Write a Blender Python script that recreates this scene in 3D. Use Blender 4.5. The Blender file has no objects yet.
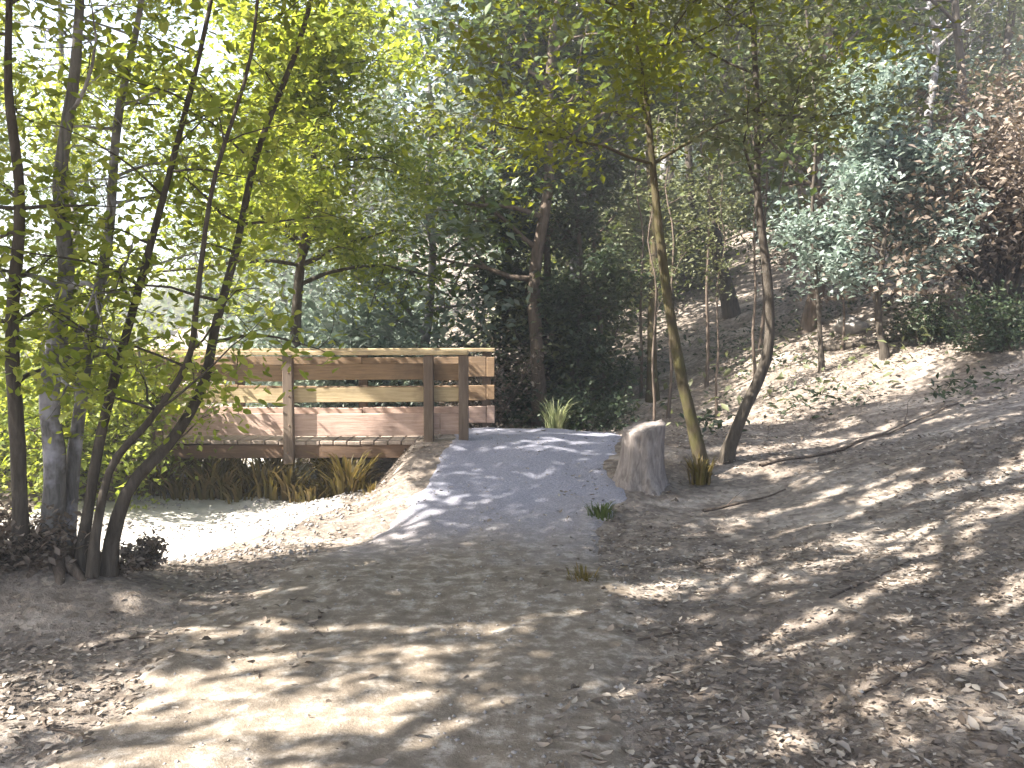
import bpy, math, random
import numpy as np

# ------------------------------------------------------------------ camera, world, sun, exposure
S = bpy.context.scene
C = S.collection
F_PX, PITCH, EYE = 900.0, math.atan(54 / 900.0), 1.6
cam_d = bpy.data.cameras.new('camera')
cam = bpy.data.objects.new('camera', cam_d)
C.objects.link(cam)
cam_d.sensor_width = 36.0
cam_d.lens = 36.0 * F_PX / 1024.0
cam_d.clip_start, cam_d.clip_end = 0.05, 3000.0
cam.location = (0, 0, EYE)
cam.rotation_euler = (math.radians(90) - PITCH, 0, 0)
S.camera = cam

SUN_EL = math.radians(43)
SUN_DIR = np.array([-0.94 * math.cos(SUN_EL), -0.34 * math.cos(SUN_EL), math.sin(SUN_EL)])
SUN_DIR /= np.linalg.norm(SUN_DIR)
w = bpy.data.worlds.new('World')
S.world = w
w.use_nodes = True
nt = w.node_tree
bg = nt.nodes['Background']
sky = nt.nodes.new('ShaderNodeTexSky')
sky.sky_type = 'NISHITA'
sky.sun_disc = False
sky.sun_elevation = SUN_EL
sky.sun_rotation = math.atan2(SUN_DIR[0], SUN_DIR[1])
sky.dust_density = 3.0
sky.air_density = 1.0
nt.links.new(sky.outputs[0], bg.inputs[0])
bg.inputs[1].default_value = 0.10
sun_d = bpy.data.lights.new('sun', 'SUN')
sun_d.energy = 5.0
sun_d.angle = math.radians(0.53)
sun_d.color = (1.0, 0.94, 0.84)
sun = bpy.data.objects.new('sun', sun_d)
C.objects.link(sun)
sun.location = (-20, -8, 20)
sun.rotation_euler = (math.pi / 2 - SUN_EL, 0, math.atan2(SUN_DIR[1], SUN_DIR[0]) + math.pi / 2)
S.view_settings.view_transform = 'Standard'
S.view_settings.look = 'None'
S.view_settings.gamma = 1.0
S.view_settings.exposure = 2.5
S.cycles.max_bounces = 8
S.cycles.diffuse_bounces = 4
S.cycles.transmission_bounces = 5

rng = np.random.default_rng(11)
random.seed(5)

# ------------------------------------------------------------------ helpers
def vnoise(x, y, seed=0):
    x = np.asarray(x, float); y = np.asarray(y, float)
    xi = np.floor(x).astype(np.int64); yi = np.floor(y).astype(np.int64)
    fx = x - xi; fy = y - yi
    fx = fx * fx * (3 - 2 * fx); fy = fy * fy * (3 - 2 * fy)
    def h(a, b):
        n = (a * 374761393 + b * 668265263 + seed * 1442695041) & 0x7fffffff
        n = ((n ^ (n >> 13)) * 1274126177) & 0x7fffffff
        return ((n ^ (n >> 16)) & 0xffff) / 65535.0
    return (h(xi, yi) * (1 - fx) * (1 - fy) + h(xi + 1, yi) * fx * (1 - fy)
            + h(xi, yi + 1) * (1 - fx) * fy + h(xi + 1, yi + 1) * fx * fy)

def sstep(a, b, t):
    t = np.clip((t - a) / (b - a), 0, 1)
    return t * t * (3 - 2 * t)

def smax(a, b, k):
    h = np.clip(0.5 + 0.5 * (a - b) / k, 0, 1)
    return b * (1 - h) + a * h + k * h * (1 - h)

def path_c(y):
    return np.interp(y, [0, 3, 5, 6.5, 8, 9.5, 11], [-0.55, -0.45, -0.42, -0.3, -0.05, 0.12, 0.15])

DECK_Z = 0.45
def H(x, y, fine=True):
    x = np.asarray(x, float); y = np.asarray(y, float)
    bank = 0.25 * (x - 1.1 - 0.03 * y)
    u = 0.84 * (x - 1.5) + 0.52 * (y - 11.4)
    hill = 0.40 * u
    hill = np.where(u > 24, 0.4 * 24 + 6 * (1 - np.exp(-np.clip(u - 24, 0, None) * .4 / 6)), hill)
    z = smax(smax(bank, hill, 0.5), np.zeros_like(x), 0.35) - 0.06
    # ruts and small terraces that run along the bank
    rut = np.clip(bank, 0, 1.2) * 0.22 * (vnoise(x * 0.25, y * 1.1 + x * 0.1, 3) - 0.5)
    z = z + rut
    # raised approach to the bridge, steep on the creek side
    ramp = DECK_Z * sstep(6.6, 9.6, y) * sstep(-1.5, -0.92, x) * (1 - sstep(10.4, 11.6, y))
    z = smax(z, ramp, 0.08)
    # creek hollow that passes under the bridge
    cx = np.interp(y, [3, 5.6, 6.4, 8, 10, 14, 30], [-7.5, -4.4, -3.0, -2.7, -2.9, -4.5, -12])
    z = z - 0.16 * np.exp(-((x - cx) / 0.9) ** 2) * sstep(4, 7, y)
    # mound of roots under the clump of stems
    z = z + 0.22 * np.exp(-(((x + 2.85) / 0.75) ** 2 + ((y - 5.3) / 0.55) ** 2))
    # low bank left of the creek
    z = z + 0.35 * sstep(-4.2, -8, x) * sstep(5, 9, y)
    if fine:
        pm = 1 - 0.75 * np.exp(-((x - path_c(y)) / 0.9) ** 2) * (y < 11)
        z = z + (1 - pm) * .035 * (vnoise(x * 5.5, y * 1.4, 5) + .6 * vnoise(x * 9, y * 7, 6) - .8)
        z = z + pm * (0.10 * (vnoise(x * 1.1, y * 1.1, 1) - 0.5) + 0.05 * (vnoise(x * 3.1, y * 3.1, 2) - 0.5))
    far = sstep(18, 40, np.hypot(x, y))
    z = z + far * 1.2 * (vnoise(x * 0.12, y * 0.12, 7) - 0.5)
    return z

def ray(col, row):
    a = (col - 512) / F_PX; b = -(row - 384) / F_PX
    return np.array([a, math.cos(PITCH) + b * math.sin(PITCH), -math.sin(PITCH) + b * math.cos(PITCH)])

def at(col, row, y):
    d = ray(col, row)
    return np.array([0, 0, EYE]) + d * (y / d[1])

def hit(col, row, far=60):
    d = ray(col, row)
    for t in np.arange(2.0, far, 0.03):
        p = np.array([0, 0, EYE]) + d * t
        if p[2] <= float(H(p[0], p[1])):
            return p
    return p

def gpt(x, y): return np.array([x, y, float(H(x, y)) - .02])

def mesh_np(name, verts, faces, mat=None, smooth=False):
    """verts (n,3); faces: list of (m,k) int arrays"""
    me = bpy.data.meshes.new(name)
    verts = np.asarray(verts, np.float32)
    me.vertices.add(len(verts))
    me.vertices.foreach_set('co', verts.ravel())
    fl = [np.asarray(f, np.int32) for f in faces if len(f)]
    loops = np.concatenate([f.ravel() for f in fl])
    tot = np.concatenate([np.full(len(f), f.shape[1], np.int32) for f in fl])
    start = np.concatenate([[0], np.cumsum(tot)[:-1]]).astype(np.int32)
    me.loops.add(len(loops)); me.loops.foreach_set('vertex_index', loops)
    me.polygons.add(len(tot))
    me.polygons.foreach_set('loop_start', start)
    me.polygons.foreach_set('loop_total', tot)
    if smooth:
        me.polygons.foreach_set('use_smooth', np.ones(len(tot), bool))
    me.update(calc_edges=True)
    me.validate()
    if mat: me.materials.append(mat)
    return me

def link(name, me, parent=None, loc=None):
    o = bpy.data.objects.new(name, me)
    C.objects.link(o)
    if parent: o.parent = parent
    if loc is not None: o.location = loc
    return o

def tag(o, label, cat, group=None):
    o['label'] = label; o['category'] = cat
    if group: o['group'] = group
    return o

def empty(name, loc, rz=0.0, sc=1.0):
    o = bpy.data.objects.new(name, None)
    o.empty_display_size = 0.2
    C.objects.link(o)
    o.location = loc; o.rotation_euler = (0, 0, rz); o.scale = (sc, sc, sc)
    return o

def tubes(paths, sides=8, rough=0.0, seed=0):
    """paths: list of (pts(n,3), radii(n)) -> verts, quad faces and end-cap fans"""
    V, Q, T = [], [], []
    r_ = np.random.default_rng(seed)
    off = 0
    for pts, rad in paths:
        pts = np.asarray(pts, float); rad = np.asarray(rad, float)
        n = len(pts)
        tan = np.gradient(pts, axis=0)
        tan /= np.linalg.norm(tan, axis=1)[:, None] + 1e-9
        ref = np.array([0.31, 0.9, 0.12]); 
        if abs(tan[0] @ ref) > 0.9: ref = np.array([1.0, 0.1, 0.2])
        u = np.cross(tan, ref); u /= np.linalg.norm(u, axis=1)[:, None] + 1e-9
        v = np.cross(tan, u)
        a = np.arange(sides) * 2 * math.pi / sides
        rr = rad[:, None] * (1 + rough * r_.normal(size=(n, sides)))
        ring = pts[:, None, :] + rr[..., None] * (np.cos(a)[None, :, None] * u[:, None, :] + np.sin(a)[None, :, None] * v[:, None, :])
        V.append(ring.reshape(-1, 3))
        i = np.arange(n - 1)[:, None] * sides + off
        j = np.arange(sides)[None, :]; j2 = (j + 1) % sides
        Q.append(np.stack([i + j, i + j2, i + sides + j2, i + sides + j], -1).reshape(-1, 4))
        V.append(pts[-1:]); tip = off + n * sides
        k = np.arange(sides)
        T.append(np.stack([off + (n - 1) * sides + k, off + (n - 1) * sides + (k + 1) % sides, np.full(sides, tip)], -1))
        off += n * sides + 1
    return np.concatenate(V), [np.concatenate(Q), np.concatenate(T)]

def spline(pts, n):
    pts = np.asarray(pts, float)
    t = np.linspace(0, len(pts) - 1, n)
    i = np.clip(np.floor(t).astype(int), 0, len(pts) - 2); f = (t - i)[:, None]
    p0 = pts[np.clip(i - 1, 0, None)]; p1 = pts[i]; p2 = pts[i + 1]; p3 = pts[np.clip(i + 2, None, len(pts) - 1)]
    return 0.5 * ((2 * p1) + (-p0 + p2) * f + (2 * p0 - 5 * p1 + 4 * p2 - p3) * f ** 2 + (-p0 + 3 * p1 - 3 * p2 + p3) * f ** 3)

def leaves(cent, size, r_, up=0.5, ratio=0.5, vary=0.35, droop=0.0):
    """one folded leaf (two tris sharing the midrib) per centre"""
    cent = np.asarray(cent, float); n = len(cent)
    nor = r_.normal(size=(n, 3)); nor[:, 2] = np.abs(nor[:, 2]) + up * 1.5
    nor /= np.linalg.norm(nor, axis=1)[:, None]
    d = r_.normal(size=(n, 3)); d[:, 2] -= droop
    d -= (d * nor).sum(1)[:, None] * nor
    d /= np.linalg.norm(d, axis=1)[:, None] + 1e-9
    s = np.cross(nor, d)
    L = (size * (1 + vary * r_.uniform(-1, 1, n)))[:, None]
    W = L * ratio
    fold = nor * L * 0.10
    v = np.stack([cent - d * L * 0.5, cent + s * W * 0.5 - d * L * .05 + fold, cent + d * L * 0.5, cent - s * W * 0.5 - d * L * .05 + fold], 1).reshape(-1, 3)
    b = np.arange(n)[:, None] * 4
    f = np.concatenate([b + np.array([[0, 1, 2]]), b + np.array([[0, 2, 3]])])
    return v, [f]

def curled(cent, size, r_, up=.5, ratio=.5, vary=.4, curl=.5, droop=0.0):
    """a pointed oval leaf bent along and across its midrib: 4 stations x 3 points"""
    cent = np.asarray(cent, float); n = len(cent)
    nor = r_.normal(size=(n, 3)); nor[:, 2] = np.abs(nor[:, 2]) + up * 1.5
    nor /= np.linalg.norm(nor, axis=1)[:, None]
    d = r_.normal(size=(n, 3)); d[:, 2] -= droop
    d -= (d * nor).sum(1)[:, None] * nor; d /= np.linalg.norm(d, axis=1)[:, None] + 1e-9
    s = np.cross(nor, d)
    L = (size * (1 + vary * r_.uniform(-1, 1, n)))[:, None]
    W = L * ratio * r_.uniform(.75, 1.2, (n, 1)); K = curl * r_.uniform(-.4, 1, (n, 1)); V_ = r_.uniform(.05, .6, (n, 1))
    out = []
    for t_, wd in ((-.5, .08), (-.22, .85), (.12, .9), (.5, .04)):
        m = cent + d * L * t_ + nor * L * K * (t_ * t_ * 2 - .2)
        e1 = s * W * .5 * wd; e2 = nor * W * .5 * wd * V_
        out += [m - e1 + e2, m, m + e1 + e2]
    v = np.stack(out, 1).reshape(-1, 3)
    q = []
    for i in range(3):
        for j in range(2):
            a = i * 3 + j; q.append((a, a + 1, a + 4, a + 3))
    f = (np.array(q)[None] + 12 * np.arange(n)[:, None, None]).reshape(-1, 4)
    return v, [f]

# ------------------------------------------------------------------ materials
def new_mat(name):
    m = bpy.data.materials.new(name); m.use_nodes = True
    t = m.node_tree
    return m, t, t.nodes['Principled BSDF'], t.nodes['Material Output']

def N(t, typ, **kw):
    n = t.nodes.new(typ)
    for k, v in kw.items(): setattr(n, k, v)
    return n

def ramp(t, fac, stops):
    r = N(t, 'ShaderNodeValToRGB')
    el = r.color_ramp.elements
    while len(el) < len(stops): el.new(0.5)
    for e, (p, c) in zip(el, stops):
        e.position = p; e.color = (*c, 1)
    t.links.new(fac, r.inputs[0])
    return r.outputs[0]

def noise(t, scale, detail=4, rough=0.55, vec=None, dist=0.0):
    n = N(t, 'ShaderNodeTexNoise')
    n.inputs['Scale'].default_value = scale; n.inputs['Detail'].default_value = detail
    n.inputs['Roughness'].default_value = rough; n.inputs['Distortion'].default_value = dist
    if vec is not None: t.links.new(vec, n.inputs['Vector'])
    return n.outputs['Fac']

def mix(t, fac, a, b, mode='MIX'):
    m = N(t, 'ShaderNodeMix', data_type='RGBA', blend_type=mode)
    for s, v in ((m.inputs[0], fac), (m.inputs[6], a), (m.inputs[7], b)):
        if isinstance(v, (int, float)): s.default_value = v
        elif isinstance(v, tuple): s.default_value = (*v, 1)
        else: t.links.new(v, s)
    return m.outputs[2]

def mathn(t, op, a, b=0.0):
    m = N(t, 'ShaderNodeMath', operation=op)
    for s, v in ((m.inputs[0], a), (m.inputs[1], b)):
        if isinstance(v, (int, float)): s.default_value = v
        else: t.links.new(v, s)
    return m.outputs[0]

def bump(t, p, height, strength=0.4, dist=0.03):
    b = N(t, 'ShaderNodeBump'); b.inputs['Strength'].default_value = strength; b.inputs['Distance'].default_value = dist
    t.links.new(height, b.inputs['Height']); t.links.new(b.outputs[0], p.inputs['Normal'])

def leaf_mat(name, cols, trans=0.45, tint=(1.15, 1.1, 0.5), rough=0.5):
    m, t, p, out = new_mat(name)
    g = N(t, 'ShaderNodeNewGeometry')
    k = len(cols)
    col = ramp(t, g.outputs['Random Per Island'], [(i / max(k - 1, 1), c) for i, c in enumerate(cols)])
    t.links.new(col, p.inputs['Base Color'])
    p.inputs['Roughness'].default_value = rough
    p.inputs['Specular IOR Level'].default_value = 0.35
    tr = N(t, 'ShaderNodeBsdfTranslucent')
    t.links.new(mix(t, 1.0, col, tint, 'MULTIPLY'), tr.inputs[0])
    ms = N(t, 'ShaderNodeMixShader'); ms.inputs[0].default_value = trans
    t.links.new(p.outputs[0], ms.inputs[1]); t.links.new(tr.outputs[0], ms.inputs[2])
    t.links.new(ms.outputs[0], out.inputs['Surface'])
    return m

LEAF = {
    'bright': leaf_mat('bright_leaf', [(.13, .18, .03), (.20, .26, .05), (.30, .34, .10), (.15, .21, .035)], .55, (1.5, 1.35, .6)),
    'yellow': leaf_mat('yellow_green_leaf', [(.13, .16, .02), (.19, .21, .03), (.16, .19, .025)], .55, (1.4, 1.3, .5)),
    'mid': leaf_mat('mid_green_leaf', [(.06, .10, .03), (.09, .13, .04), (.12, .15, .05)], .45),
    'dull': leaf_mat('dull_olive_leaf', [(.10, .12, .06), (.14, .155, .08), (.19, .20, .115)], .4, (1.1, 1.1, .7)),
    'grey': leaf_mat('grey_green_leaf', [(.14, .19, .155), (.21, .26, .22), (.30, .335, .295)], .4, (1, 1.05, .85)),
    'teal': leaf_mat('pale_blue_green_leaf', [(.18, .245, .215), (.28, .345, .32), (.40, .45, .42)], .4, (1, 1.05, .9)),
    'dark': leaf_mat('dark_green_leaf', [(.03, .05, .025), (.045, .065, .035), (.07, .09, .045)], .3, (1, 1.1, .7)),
    'brown': leaf_mat('dry_brown_leaf', [(.10, .078, .062), (.17, .135, .11), (.27, .225, .185)], .25, (1, .9, .7), .7),
    'olive': leaf_mat('olive_weed_leaf', [(.10, .075, .018), (.14, .115, .028), (.20, .155, .05), (.24, .17, .08)], .4, (1.1, 1.05, .6)),
    'pale': leaf_mat('pale_grass_blade', [(.20, .24, .12), (.30, .33, .18), (.38, .38, .24)], .4, (1, 1, .8)),
    'litter': leaf_mat('fallen_leaf', [(.085, .066, .052), (.17, .135, .108), (.30, .25, .21), (.48, .43, .37)], .1, (1, .95, .8), .75),
}

def bark_mat(name, lo, hi, pale=None, moss=None):
    m, t, p, out = new_mat(name)
    tc = N(t, 'ShaderNodeTexCoord')
    mp = N(t, 'ShaderNodeMapping'); mp.inputs['Scale'].default_value = (1, 1, 0.22)
    t.links.new(tc.outputs['Object'], mp.inputs[0])
    a = noise(t, 26, 6, .65, mp.outputs[0], .6)
    b = noise(t, 3.5, 4, .6, tc.outputs['Object'])
    col = ramp(t, a, [(.32, lo), (.68, hi)])
    if pale: col = mix(t, ramp(t, b, [(.48, (0, 0, 0)), (.60, (1, 1, 1))]), col, pale)
    if moss:
        c = noise(t, 6, 5, .6, tc.outputs['Object'])
        col = mix(t, ramp(t, c, [(.42, (0, 0, 0)), (.62, (.85, .85, .85))]), col, moss)
    t.links.new(col, p.inputs['Base Color'])
    p.inputs['Roughness'].default_value = .9
    p.inputs['Specular IOR Level'].default_value = .2
    bump(t, p, a, .8, .02)
    return m

BARK = {
    'dark': bark_mat('dark_bark', (.035, .028, .022), (.10, .085, .07)),
    'grey': bark_mat('grey_bark', (.08, .075, .07), (.20, .19, .18), (.34, .33, .36)),
    'moss': bark_mat('mossy_bark', (.04, .03, .018), (.10, .078, .048), None, (.065, .06, .022)),
    'stump': bark_mat('weathered_stump', (.13, .11, .10), (.33, .29, .27)),
    'brown': bark_mat('brown_bark', (.06, .045, .035), (.16, .125, .10)),
}

def wood_mat(name, lo, hi, axis=0, stain=(.10, .07, .05)):
    m, t, p, out = new_mat(name)
    tc = N(t, 'ShaderNodeTexCoord')
    mp = N(t, 'ShaderNodeMapping')
    sc = [9.0, 9.0, 9.0]; sc[axis] = 0.7
    mp.inputs['Scale'].default_value = sc
    t.links.new(tc.outputs['Object'], mp.inputs[0])
    a = noise(t, 6, 7, .65, mp.outputs[0], .4)
    b = noise(t, 2.6, 5, .6, tc.outputs['Object'])
    g = N(t, 'ShaderNodeNewGeometry')
    col = ramp(t, a, [(.3, lo), (.7, hi)])
    col = mix(t, ramp(t, b, [(.5, (0, 0, 0)), (.72, (.75, .75, .75))]), col, stain)
    tone = ramp(t, g.outputs['Random Per Island'], [(0, (.78, .78, .78)), (1, (1.12, 1.1, 1.08))])
    col = mix(t, 1.0, col, tone, 'MULTIPLY')
    t.links.new(col, p.inputs['Base Color'])
    p.inputs['Roughness'].default_value = .85
    bump(t, p, a, .5, .008)
    return m

WOOD = {
    'rail': wood_mat('weathered_rail_wood', (.36, .27, .15), (.60, .48, .30)),
    'board': wood_mat('shaded_board_wood', (.18, .115, .065), (.32, .215, .13)),  # browner copy of the rail timber, shade of cap and far side put in
    'pink': wood_mat('greyed_board_wood', (.40, .27, .215), (.62, .46, .39), 0, (.17, .11, .09)),
    'beam': wood_mat('dark_beam_wood', (.10, .06, .038), (.20, .125, .08)),
    'post': wood_mat('post_wood', (.09, .065, .05), (.19, .145, .11), 2),
    'deck': wood_mat('deck_plank_wood', (.28, .22, .18), (.45, .37, .31), 1),
}

def ground_mat():
    m, t, p, out = new_mat('forest_soil')
    g = N(t, 'ShaderNodeNewGeometry')
    pos = g.outputs['Position']
    n1 = noise(t, 0.55, 5, .6, pos); n2 = noise(t, 5.0, 6, .7, pos); n3 = noise(t, 38, 4, .7, pos)
    mp = N(t, 'ShaderNodeMapping'); mp.inputs['Rotation'].default_value = (0, 0, -0.2); mp.inputs['Scale'].default_value = (.35, 1.5, 1)
    t.links.new(pos, mp.inputs[0])
    n4 = noise(t, 1.6, 4, .6, mp.outputs[0])          # pale soil streaks painting in the bands of sun along the bank
    base = ramp(t, n2, [(.28, (.115, .095, .08)), (.5, (.215, .182, .158)), (.70, (.42, .37, .325))])
    base = mix(t, ramp(t, n1, [(.4, (0, 0, 0)), (.65, (.7, .7, .7))]), base, (.235, .205, .18))
    base = mix(t, ramp(t, n4, [(.54, (0, 0, 0)), (.66, (.8, .8, .8))]), base, (.46, .41, .365))
    v = N(t, 'ShaderNodeTexVoronoi'); v.inputs['Scale'].default_value = 26
    t.links.new(pos, v.inputs['Vector'])
    spk = ramp(t, v.outputs['Color'], [(.0, (.55, .5, .45)), (.6, (1, 1, 1)), (1, (1.5, 1.42, 1.3))])
    base = mix(t, 0.8, base, spk, 'MULTIPLY')
    t.links.new(base, p.inputs['Base Color'])
    p.inputs['Roughness'].default_value = .95; p.inputs['Specular IOR Level'].default_value = .15
    bump(t, p, mathn(t, 'ADD', n2, mathn(t, 'MULTIPLY', n3, .5)), .7, .05)
    return m

def path_mat():
    m, t, p, out = new_mat('packed_trail')
    g = N(t, 'ShaderNodeNewGeometry')
    pos = g.outputs['Position']
    sep = N(t, 'ShaderNodeSeparateXYZ'); t.links.new(pos, sep.inputs[0])
    n1 = noise(t, 1.3, 5, .6, pos); n2 = noise(t, 9, 6, .7, pos); n3 = noise(t, 70, 3, .7, pos)
    dirt = ramp(t, n2, [(.3, (.15, .122, .095)), (.5, (.235, .195, .155)), (.70, (.52, .465, .41))])  # palest patches brightened to put sunlit white into the dirt
    grav = ramp(t, n3, [(.3, (.17, .17, .205)), (.5, (.27, .27, .325)), (.7, (.41, .41, .48))])  # grey gravel; its blue cast is sky-lit shade put into the colour
    yy = mathn(t, 'ADD', sep.outputs[1], mathn(t, 'MULTIPLY', n1, 1.6))
    mr = N(t, 'ShaderNodeMapRange'); mr.inputs[1].default_value = 6.8; mr.inputs[2].default_value = 8.6
    t.links.new(yy, mr.inputs[0])
    col = mix(t, mr.outputs[0], dirt, grav)
    t.links.new(col, p.inputs['Base Color'])
    p.inputs['Roughness'].default_value = .9; p.inputs['Specular IOR Level'].default_value = .2
    bump(t, p, mathn(t, 'ADD', n2, n3), .45, .02)
    return m

def sand_mat():
    m, t, p, out = new_mat('sunlit_sand')
    g = N(t, 'ShaderNodeNewGeometry'); pos = g.outputs['Position']
    n2 = noise(t, 7, 6, .7, pos); n3 = noise(t, 60, 3, .7, pos)
    col = ramp(t, n2, [(.3, (.46, .43, .39)), (.7, (.62, .60, .56))])  # near-white sand, glare of the sunlit ground put into its colour
    t.links.new(col, p.inputs['Base Color']); p.inputs['Roughness'].default_value = .95
    bump(t, p, mathn(t, 'ADD', n2, n3), .4, .02)
    return m

def stone_mat():
    m, t, p, out = new_mat('grey_stone')
    tc = N(t, 'ShaderNodeTexCoord'); pos = tc.outputs['Object']
    n = noise(t, 8, 7, .7, pos)
    t.links.new(ramp(t, n, [(.3, (.16, .145, .135)), (.7, (.40, .375, .36))]), p.inputs['Base Color'])
    p.inputs['Roughness'].default_value = .9
    bump(t, p, n, .7, .03)
    return m
SOIL, TRAIL, SAND, STONE = ground_mat(), path_mat(), sand_mat(), stone_mat()

# ------------------------------------------------------------------ ground, path, creek bed
def axis(c, k, lo, hi, n):
    a, b = math.asinh((lo - c) / k), math.asinh((hi - c) / k)
    return c + k * np.sinh(np.linspace(a, b, n))
gx = axis(0.3, 2.2, -110, 110, 600); gy = axis(6.5, 2.2, -25, 120, 520)
X, Y = np.meshgrid(gx, gy)
Z = H(X, Y)
ii = np.arange(len(gy) - 1)[:, None] * len(gx) + np.arange(len(gx) - 1)[None, :]
gf = np.stack([ii, ii + 1, ii + 1 + len(gx), ii + len(gx)], -1).reshape(-1, 4)
o = link('ground', mesh_np('ground', np.stack([X, Y, Z], -1).reshape(-1, 3), [gf], SOIL, True)); o['kind'] = 'structure'

def strip(name, cfun, wl, wr, y0, y1, mat, lift=0.018, seed=0, f0=.82, sink=.03):
    ys = np.arange(y0, y1, 0.05); n = 49
    s = np.linspace(-1, 1, n)
    c = cfun(ys)
    L = wl(ys) * (1 + .25 * (vnoise(ys * 1.3, ys * 0, seed) - .5) + .10 * (vnoise(ys * 5.5, ys * 0 + 3, seed) - .5) + .05 * (vnoise(ys * 14, ys * 0 + 5, seed) - .5)); R = wr(ys) * (1 + .25 * (vnoise(ys * 1.3, ys * 0 + 9, seed) - .5) + .10 * (vnoise(ys * 5.5, ys * 0 + 13, seed) - .5) + .05 * (vnoise(ys * 14, ys * 0 + 15, seed) - .5))
    x = np.where(s[None, :] < 0, c[:, None] + s[None, :] * L[:, None], c[:, None] + s[None, :] * R[:, None])
    y = np.repeat(ys[:, None], n, 1)
    endfade = np.minimum(np.minimum((ys - y0) / .3, (y1 - ys) / .3), 1)[:, None]
    lf = lift - (lift + sink) * np.clip((np.abs(s)[None, :] - f0) / (1 - f0), 0, 1) ** 1.5 - (1 - endfade) * (lift + sink)
    lf = lf + .006 * (vnoise(x * 7, y * 7, 41) - .5)
    z = H(x, y) + lf
    i = np.arange(len(ys) - 1)[:, None] * n + np.arange(n - 1)[None, :]
    f = np.stack([i, i + 1, i + 1 + n, i + n], -1).reshape(-1, 4)
    o = link(name, mesh_np(name, np.stack([x, y, z], -1).reshape(-1, 3), [f], mat, True)); o['kind'] = 'structure'
    return o
strip('path', path_c, lambda y: np.interp(y, [0, 4, 5.5, 6.5, 7.5, 11], [1.1, 1.45, 1.5, 1.12, .85, .95]),
      lambda y: np.interp(y, [0, 4, 6, 8, 9.5, 11], [1.0, 1.05, 1.1, 1.05, 1.15, 1.1]), -3.0, 10.55, TRAIL)
strip('creek_bed', lambda y: np.interp(y, [5.6, 6.4, 7, 8, 10, 14], [-3.9, -3.0, -2.85, -2.75, -2.9, -4.5]),
      lambda y: np.interp(y, [5, 6.4, 7, 8, 9, 12], [.6, 1.0, 1.6, 1.7, 1.3, .8]), lambda y: np.interp(y, [5, 6.2, 6.6, 7, 7.5, 8.2, 9, 12], [.3, .5, .75, 1.0, 1.2, 1.3, 1.2, .8]), 6.0, 12.5, SAND, .012, 4, .55, .012)

# ------------------------------------------------------------------ footbridge
def boxes(lst, jit=0.0):
    V, Fq = [], []
    for k, (c, h) in enumerate(lst):
        c = np.array(c, float); h = np.array(h, float)
        b = min(h) * .12
        # chamfered box: 24 verts
        pts = []
        for sx in (-1, 1):
            for sy in (-1, 1):
                for sz in (-1, 1):
                    s = np.array([sx, sy, sz])
                    for a in range(3):
                        q = s * (h - b); q[a] = s[a] * h[a]
                        pts.append(c + q)
        V.append(pts)
    return np.array(V).reshape(-1, 3)

def box_obj(name, lst, mat, parent, rot=None):
    import bmesh
    bm = bmesh.new()
    for c, h in lst:
        r = bmesh.ops.create_cube(bm, size=1.0)
        for v in r['verts']:
            v.co.x = v.co.x * 2 * h[0] + c[0]; v.co.y = v.co.y * 2 * h[1] + c[1]; v.co.z = v.co.z * 2 * h[2] + c[2]
    bmesh.ops.bevel(bm, geom=list(bm.edges), offset=.006, segments=1, affect='EDGES')
    # small warp so that the timber is not machine-straight
    for v in bm.verts:
        v.co.z += .006 * math.sin(v.co.x * 2.3 + v.co.y * 5) ; v.co.y += .006 * math.sin(v.co.x * 3.1 + 1)
    me = bpy.data.meshes.new(name); bm.to_mesh(me); bm.free()
    me.materials.append(mat)
    return link(name, me, parent)

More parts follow.
